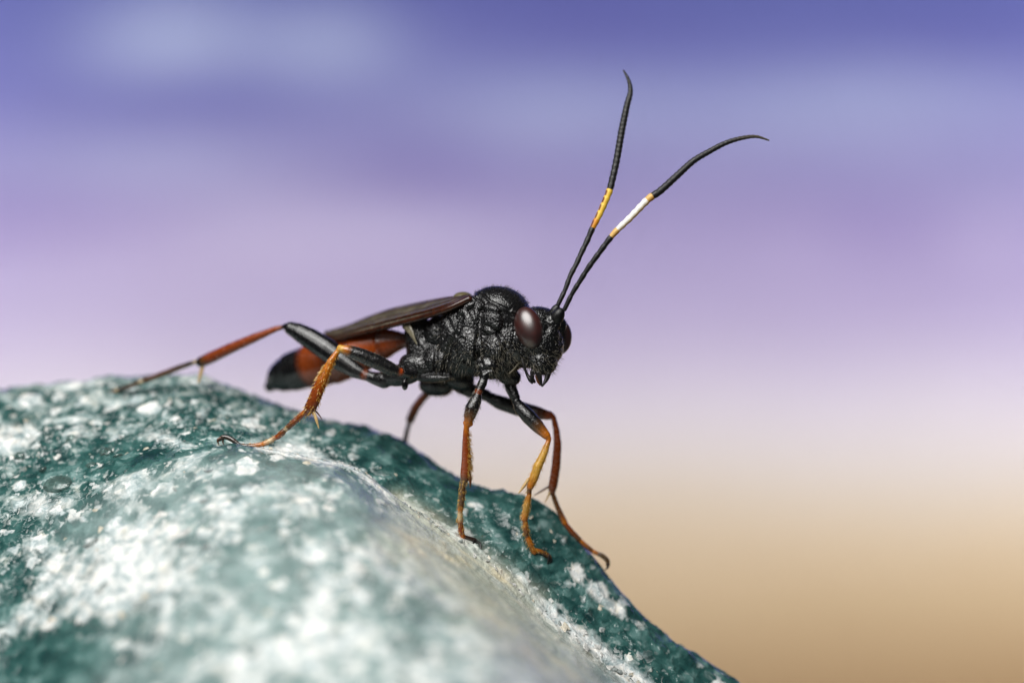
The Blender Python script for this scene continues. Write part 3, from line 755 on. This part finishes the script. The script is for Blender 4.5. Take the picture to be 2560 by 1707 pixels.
# lengthwise wrinkles behind the wing root
co2 = co + no*disp[:, None]
bme.vertices.foreach_set('co', co2.astype(np.float32).ravel())
for a in ('pigment', 'relief', 'satin'):
    if a in bme.attributes: bme.attributes.remove(bme.attributes[a])
attr_c(bme, 'pigment', pig); attr_f(bme, 'relief', rel); attr_f(bme, 'satin', sat)
bme.materials.clear(); bme.materials.append(M_CUT)
smooth(bme)
def child(o, p=None):
    o.parent = p or wasp
    o.matrix_parent_inverse = (p or wasp).matrix_world.inverted()
    return o
body = bpy.data.objects.new('body', bme); C.objects.link(body); child(body)

def part(name, V, F, mat, parent=None, label=None):
    o = mesh_obj(name, V, F, mat); child(o, parent)
    if label: o['label'] = label
    return o
def bit(name, pts, mat, n=10, flat=1.0, parent=None, label=None, sub=10, upv=(0, 0, 1)):
    A = np.array([np.append(at(p[0], p[1], p[2]), p[3]*K) for p in pts]); A = catmull(A, sub)
    V, F, _ = tube_mesh(A[:, :3], np.maximum(A[:, 3], 0.35*K), n, flat, upv)
    return part(name, V, F, mat, parent, label)

# compound eyes -----------------------------------------------------------
fr = rot_frame(-52, 0, 0)          # first axis points out of the near side of the head
def eye(px, py, d, ax, yaw_out, tilt, label):
    y = R(yaw_out)
    Fo = np.array((math.sin(y)*-1, -math.cos(y), 0.06)); Fo /= np.linalg.norm(Fo)
    U0 = np.array((math.sin(R(tilt)), 0, math.cos(R(tilt)))); U0 = U0 - Fo*np.dot(U0, Fo); U0 /= np.linalg.norm(U0)
    Lo = np.cross(U0, Fo)
    V, F = ell_mesh(at(px, py, d), ax, (Fo, Lo, U0), 64, 40)
    return part('eye', V, F, M_EYE, None, label)
eye(1321, 819, -8, (30, 36, 54), 30, -22, 'glossy dark red oval compound eye facing the lens')
eye(1396, 843, 98, (28, 36, 46), 30+180, 8, 'dark red compound eye on the far side of the head')

# antennae ----------------------------------------------------------------
def antenna(path, band, scape, far, label):
    V, F = ell_mesh(at(*scape[0]), scape[1], rot_frame(*scape[2]), 30, 20)
    me_cols = [BLACK]*len(V)
    root = part('antenna', V, F, M_ANT, None, label); attr_c(root.data, 'pigment', me_cols)
    A = catmull(np.array(path, float), 20)
    P3 = np.array([at(*a[:3]) for a in A]); Wd = A[:, 3]*K
    L = np.concatenate([[0], np.cumsum(np.linalg.norm(np.diff(P3, axis=0), axis=1))])
    # joints: long near the head, short towards the tip
    cuts = [0.0]; ln = 36.0
    while cuts[-1] < L[-1]/K:
        cuts.append(cuts[-1]+ln); ln = max(11.5, ln*0.945)
    cuts[-1] = L[-1]/K
    for a, b in zip(cuts[:-1], cuts[1:]):
        if b-a < 2: continue
        s = np.linspace(a+0.5, b-0.3, 6)*K
        Q = np.stack([np.interp(s, L, P3[:, i]) for i in range(3)], -1)
        W = np.interp(s, L, Wd)*np.array([.84, .92, .95, .98, 1.06, 1.0])
        nn = 14
        V, F, nr = tube_mesh(Q, W*0.985, nn, 1.0, (-0.6, -0.5, 0.6))
        # blunt the ends so that the joints read as rings
        mid = 0.5*(a+b)/(L[-1]/K)
        cols = []
        ctr = Q.mean(0); tg = (Q[-1]-Q[0])/np.linalg.norm(Q[-1]-Q[0])
        for j in range(nr):
            for i in range(nn):
                nv_ = np.array(V[j*nn+i])-ctr; al = np.dot(nv_, tg); nv_ = nv_-tg*al; nv_ /= np.linalg.norm(nv_)+1e-9
                if band[0] < mid < band[1]:
                    if far:
                        c = np.array((0.80, 0.50, 0.05))
                        if np.dot(nv_, (-0.83, -0.55, 0.0)) > 0.72 and abs(al) < 0.3*(b-a)*K: c = np.array((0.16, 0.05, 0.012))
                    else:
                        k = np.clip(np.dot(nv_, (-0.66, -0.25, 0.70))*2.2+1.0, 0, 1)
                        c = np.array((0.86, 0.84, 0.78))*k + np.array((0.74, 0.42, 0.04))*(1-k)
                    if mid-band[0] < 0.012 or band[1]-mid < 0.014: c = c*np.array((.80, .50, .16))
                else:
                    c = np.array((0.006, 0.0055, 0.005)) if mid < band[0] else np.array((0.010, 0.0095, 0.0095))+np.array((.10, .08, .04))*np.clip((mid-.85)*5, 0, 1)*(0 if far else 1)
                cols.append(tuple(c))
        o = part('antenna_segment', V, F, M_ANT, root); attr_c(o.data, 'pigment', cols)
near_path = [(1411,774,-2,6.5),(1430,735,-6,6.2),(1451,701,-10,6.6),(1472,668,-14,7),(1493,639,-18,7.2),(1534,585,-24,7.8),(1576,544,-28,8.6),
             (1621,498,-30,9.4),(1650,478,-30,9.4),(1692,440,-30,9),(1733,403,-28,8.2),(1775,378,-26,7.4),(1816,357,-24,6.6),(1858,345,-20,5.4),(1891,342,-16,4),(1922,351,-12,2)]
far_path = [(1394,764,44,6.5),(1412,726,46,6.2),(1426,689,50,6.6),(1441,660,54,6.8),(1453,633,58,7),(1468,602,62,7.4),(1482,569,66,8),(1501,531,72,8.6),
            (1522,482,80,9),(1530,453,85,9),(1542,399,94,9.2),(1555,324,106,9.2),(1567,266,116,8.4),(1576,229,124,6.8),(1571,200,130,4.6),(1559,177,134,2.2)]
antenna(near_path, (0.315, 0.50), ((1393, 793, 4), (27, 17, 16), (42, 52, 0)), False, 'black antenna with a clean white band')
antenna(far_path, (0.345, 0.50), ((1386, 780, 44), (22, 13, 12), (30, 60, 0)), True, 'black antenna with a yellow brown-spotted band')

# wings -------------------------------------------------------------------
def wing(cost, inner, label, veins):
    a = catmull(np.array(cost, float), 8); b = catmull(np.array(inner, float), 8)
    a = np.array([at(*p) for p in a]); b = np.array([at(*p) for p in b])
    nn = 9; t = np.linspace(0, 1, nn)
    G = a[:, None, :]*(1-t)[None, :, None] + b[:, None, :]*t[None, :, None]
    ripple = np.sin(t*math.pi*3.0)[None, :]*0.05*np.sin(np.linspace(0, math.pi, len(a)))[:, None] + np.sin(t*math.pi)[None, :]*0.10
    G[:, :, 2] += ripple
    h = 0.010
    n0 = len(a); V = np.concatenate([G.reshape(-1, 3)+np.array((0, 0, h)), G.reshape(-1, 3)-np.array((0, 0, h))])
    F = []; o = n0*nn
    for i in range(n0-1):
        for j in range(nn-1):
            q = (i*nn+j, (i+1)*nn+j, (i+1)*nn+j+1, i*nn+j+1); F.append(q); F.append(tuple(o+k for k in q[::-1]))
    rim = [i*nn for i in range(n0)] + [(n0-1)*nn+j for j in range(1, nn)] + [i*nn+nn-1 for i in range(n0-2, -1, -1)] + [j for j in range(nn-2, 0, -1)]
    for k in range(len(rim)):
        p, q = rim[k], rim[(k+1) % len(rim)]; F.append((p, o+p, o+q, q))
    wo_ = part('wing', V, F, M_WING, None, label)
    for tt, r0, r1 in veins:
        j = tt*(nn-1); j0 = int(min(j, nn-2)); f = j-j0
        L = G[:, j0]*(1-f)+G[:, j0+1]*f
        Vv, Fv, _ = tube_mesh(L, np.linspace(r0, r1, len(L))*K, 8)
        part('vein', Vv, Fv, M_VEIN, wo_)
    return wo_
wing([(1172,748,30),(1122,771,42),(1078,787,66),(1028,801,104),(946,822,170),(885,836,220),(842,847,260),(812,842,300)],
     [(1166,742,110),(1110,748,160),(1075,755,190),(1020,766,222),(975,775,250),(920,795,275),(864,818,300),(812,835,318)],
     'smoky brown folded wing with a red-brown leading vein', [(0.0, 9.0, 4.0), (0.14, 6.0, 2.5), (0.45, 2.5, 1.2), (0.72, 2.0, 1.0), (0.97, 5.0, 2.5)])
wing([(1150,752,175),(1110,762,210),(1028,784,260),(946,806,310),(885,824,345),(812,836,380)],
     [(1146,744,120),(1110,747,165),(1020,765,228),(946,785,262),(864,817,305),(812,834,322)],
     'far smoky wing lying under the near one', [(0.0, 6, 2.5), (0.3, 2.5, 1.2)])
V, F = ell_mesh(at(1156, 744, 135), (24, 28, 15), rot_frame(30, 6), 30, 18); part('scutellum', V, F, M_SCUT, None, 'olive yellow hump behind the black dome of the back')
# pale hind wing root behind the thorax
bit('wing_root', [(1013,811,128,12),(1020,820,116,10.5),(1027,830,108,8),(1034,845,102,4.5),(1042,860,98,1.2)], plain('pale_membrane', (0.20, 0.175, 0.115), 0.3, var=0.6, bscale=9), flat=0.25, upv=(0.45, 0.9, 0))

# mouthparts --------------------------------------------------------------
bit('mandible', [(1346,932,4,9),(1350,948,0,6),(1354,964,-2,2)], M_DARK)
bit('mandible', [(1370,934,12,8),(1366,948,8,6),(1356,965,2,2)], M_DARK)
bit('palp', [(1305,898,6,3.5),(1310,915,2,3.2),(1318,936,0,4),(1326,950,-2,5.5),(1330,957,-2,3)], M_DARK)
bit('palp', [(1304,900,14,3),(1292,914,12,2.6),(1282,926,10,3),(1273,934,8,2)], plain('straw_palp', (0.10, 0.08, 0.04), 0.4, var=0.3))
bit('palp', [(1332,928,6,7),(1330,944,4,6),(1336,954,4,4)], M_DARK)
bit('palp', [(1340,940,2,3),(1345,954,0,3),(1350,962,0,2)], M_BROWN)
# tibial spurs --------------------------------------------------------------
bit('spur', [(784,1028,4,3.5),(790,1046,0,4),(797,1070,-4,1)], M_SPUR)
bit('spur', [(788,1026,10,2),(797,1036,10,1.8),(805,1048,10,.8)], M_BROWN)
bit('spur', [(1173,1186,0,4),(1176,1202,-2,3.5),(1175,1218,-2,1)], M_BROWN)
bit('spur', [(1320,1198,46,4),(1310,1214,44,4),(1297,1232,42,1.5)], M_SPUR)
bit('spur', [(1372,1216,176,3),(1352,1228,174,2.4),(1335,1238,172,1)], M_BROWN)
bit('spur', [(1378,1224,176,3),(1370,1240,176,2.5),(1362,1256,176,1)], M_SPUR)
bit('spur', [(508,910,298,5),(503,930,298,5),(496,956,298,2.5)], M_SPUR)
# claws ---------------------------------------------------------------------
for pts in ([(1186,1350,62,3.2),(1183,1363,48,3),(1184,1379,36,1)], [(1191,1352,64,3.6),(1200,1359,54,3.2),(1202,1372,42,1.2)],
            [(1372,1388,108,4),(1372,1398,106,3.4),(1368,1408,104,1)], [(1374,1390,111,4),(1378,1400,112,3),(1374,1408,112,1)],
            [(552,1094,40,3.4),(544,1100,38,3),(547,1110,38,1)], [(560,1092,42,3),(557,1102,42,2.4),(559,1112,42,.8)],
            [(1520,1408,188,4),(1519,1418,186,3),(1512,1424,184,1)], [(194,996,434,4),(184,1000,438,3.4),(184,1006,440,1)]):
    bit('claw', pts, M_DARK if pts[0][0] > 1000 else M_BROWN, n=8)

# setae ---------------------------------------------------------------------
def setae(mask, count, ln, wd, lean, mat, jitter=0.5, weight=None):
    ids = np.flatnonzero(mask)
    if len(ids) == 0: return
    ids = rng.choice(ids, count, p=None if weight is None else weight[ids]/weight[ids].sum())
    V, F = [], []
    for i in ids:
        p = co2[i]; nn = no[i].astype(float)
        dr = nn + np.array(lean) + (rng.random(3)-.5)*jitter
        dr /= np.linalg.norm(dr)
        dr2 = dr + np.array(lean)*0.5; dr2 /= np.linalg.norm(dr2)
        l = ln*K*(0.6+0.8*rng.random()); r = wd*K
        a = np.cross(dr, (0.3, 0.5, 0.8)); a /= np.linalg.norm(a)+1e-9; b = np.cross(dr, a)
        o = len(V); p0 = p-nn*0.01; p1 = p+dr*l*0.5; p2 = p1+dr2*l*0.5
        for q, s in ((p0, 1.0), (p1, .7)):
            for k in range(3):
                t = 2.0944*k; V.append(q+(a*math.cos(t)+b*math.sin(t))*r*s)
        V.append(p2)
        for k in range(3):
            k2 = (k+1) % 3
            F.append((o+k, o+k2, o+3+k2, o+3+k)); F.append((o+3+k, o+3+k2, o+6))
    h = mesh_obj('hair', V, F, mat, None, False); child(h); h['kind'] = 'stuff'
    return h
cam_side = no[:, 1] < 0.5
low_th = (reg == 0) & cam_side & (MY + rng.random(nv)*90 > 900) & (MX > 1085)
setae(low_th, 520, 12, .5, (-0.1, -0.2, -0.7), M_HAIR)
setae((reg == 0) & (MY < 800) & (MX > 1165), 900, 7, .45, (0.2, 0, 0.1), M_HAIRD, .6)
setae((reg == 0) & cam_side & (MX > 1225) & (MX < 1290) & (MY > 845), 150, 16, .55, (0.3, -0.1, -0.9), M_HAIR)
setae((reg == 1) & cam_side & (MY + rng.random(nv)*60 > 900), 300, 11, .5, (0.5, -0.2, -0.4), M_HAIR, .7)
setae((reg == 1) & (MY > 905), 70, 18, .5, (0.7, -0.3, -0.3), M_HAIR, .8)
setae((reg == 1) & (MY < 860), 260, 7, .45, (0.3, 0, 0.2), M_HAIRD, .6)
leg = reg == 2
setae(leg & (MX > 1140) & (MX < 1200) & (MY > 940) & (MY < 1055), 350, 8, .5, (0, 0, -0.9), M_HAIR, .5)
setae(leg & (MX > 1168) & (MX < 1190) & (MY > 1075) & (MY < 1200), 260, 10, .7, (0.2, 0, -0.9), M_HAIRG, .4)
setae(leg & (MX > 1140) & (MX < 1172) & (MY > 1200) & (MY < 1335), 260, 7, .6, (0, 0, -1.2), M_HAIRG, .4)
setae(leg & (MX > 1300) & (MX < 1375) & (MY > 1110) & (MY < 1380) & (MX < 1372), 420, 8, .6, (-.3, 0, -1.0), M_HAIRG, .4)
setae(leg & (MX > 750) & (MX < 850) & (MY > 890) & (MY < 1040) & (co[:, 1] < 1.0), 260, 8, .9, (-.4, -.1, -.9), M_HAIRG, .3)
setae(leg & (MX > 860) & (MX < 1000) & (co[:, 1] < 0.6), 600, 5, .4, (-.7, 0, 0), M_HAIR, .3)
setae(leg & (MX > 600) & (MX < 770) & (MY > 1030) & (co[:, 1] < 1.0), 120, 6, .5, (-.8, 0, -.4), M_HAIRG, .3)
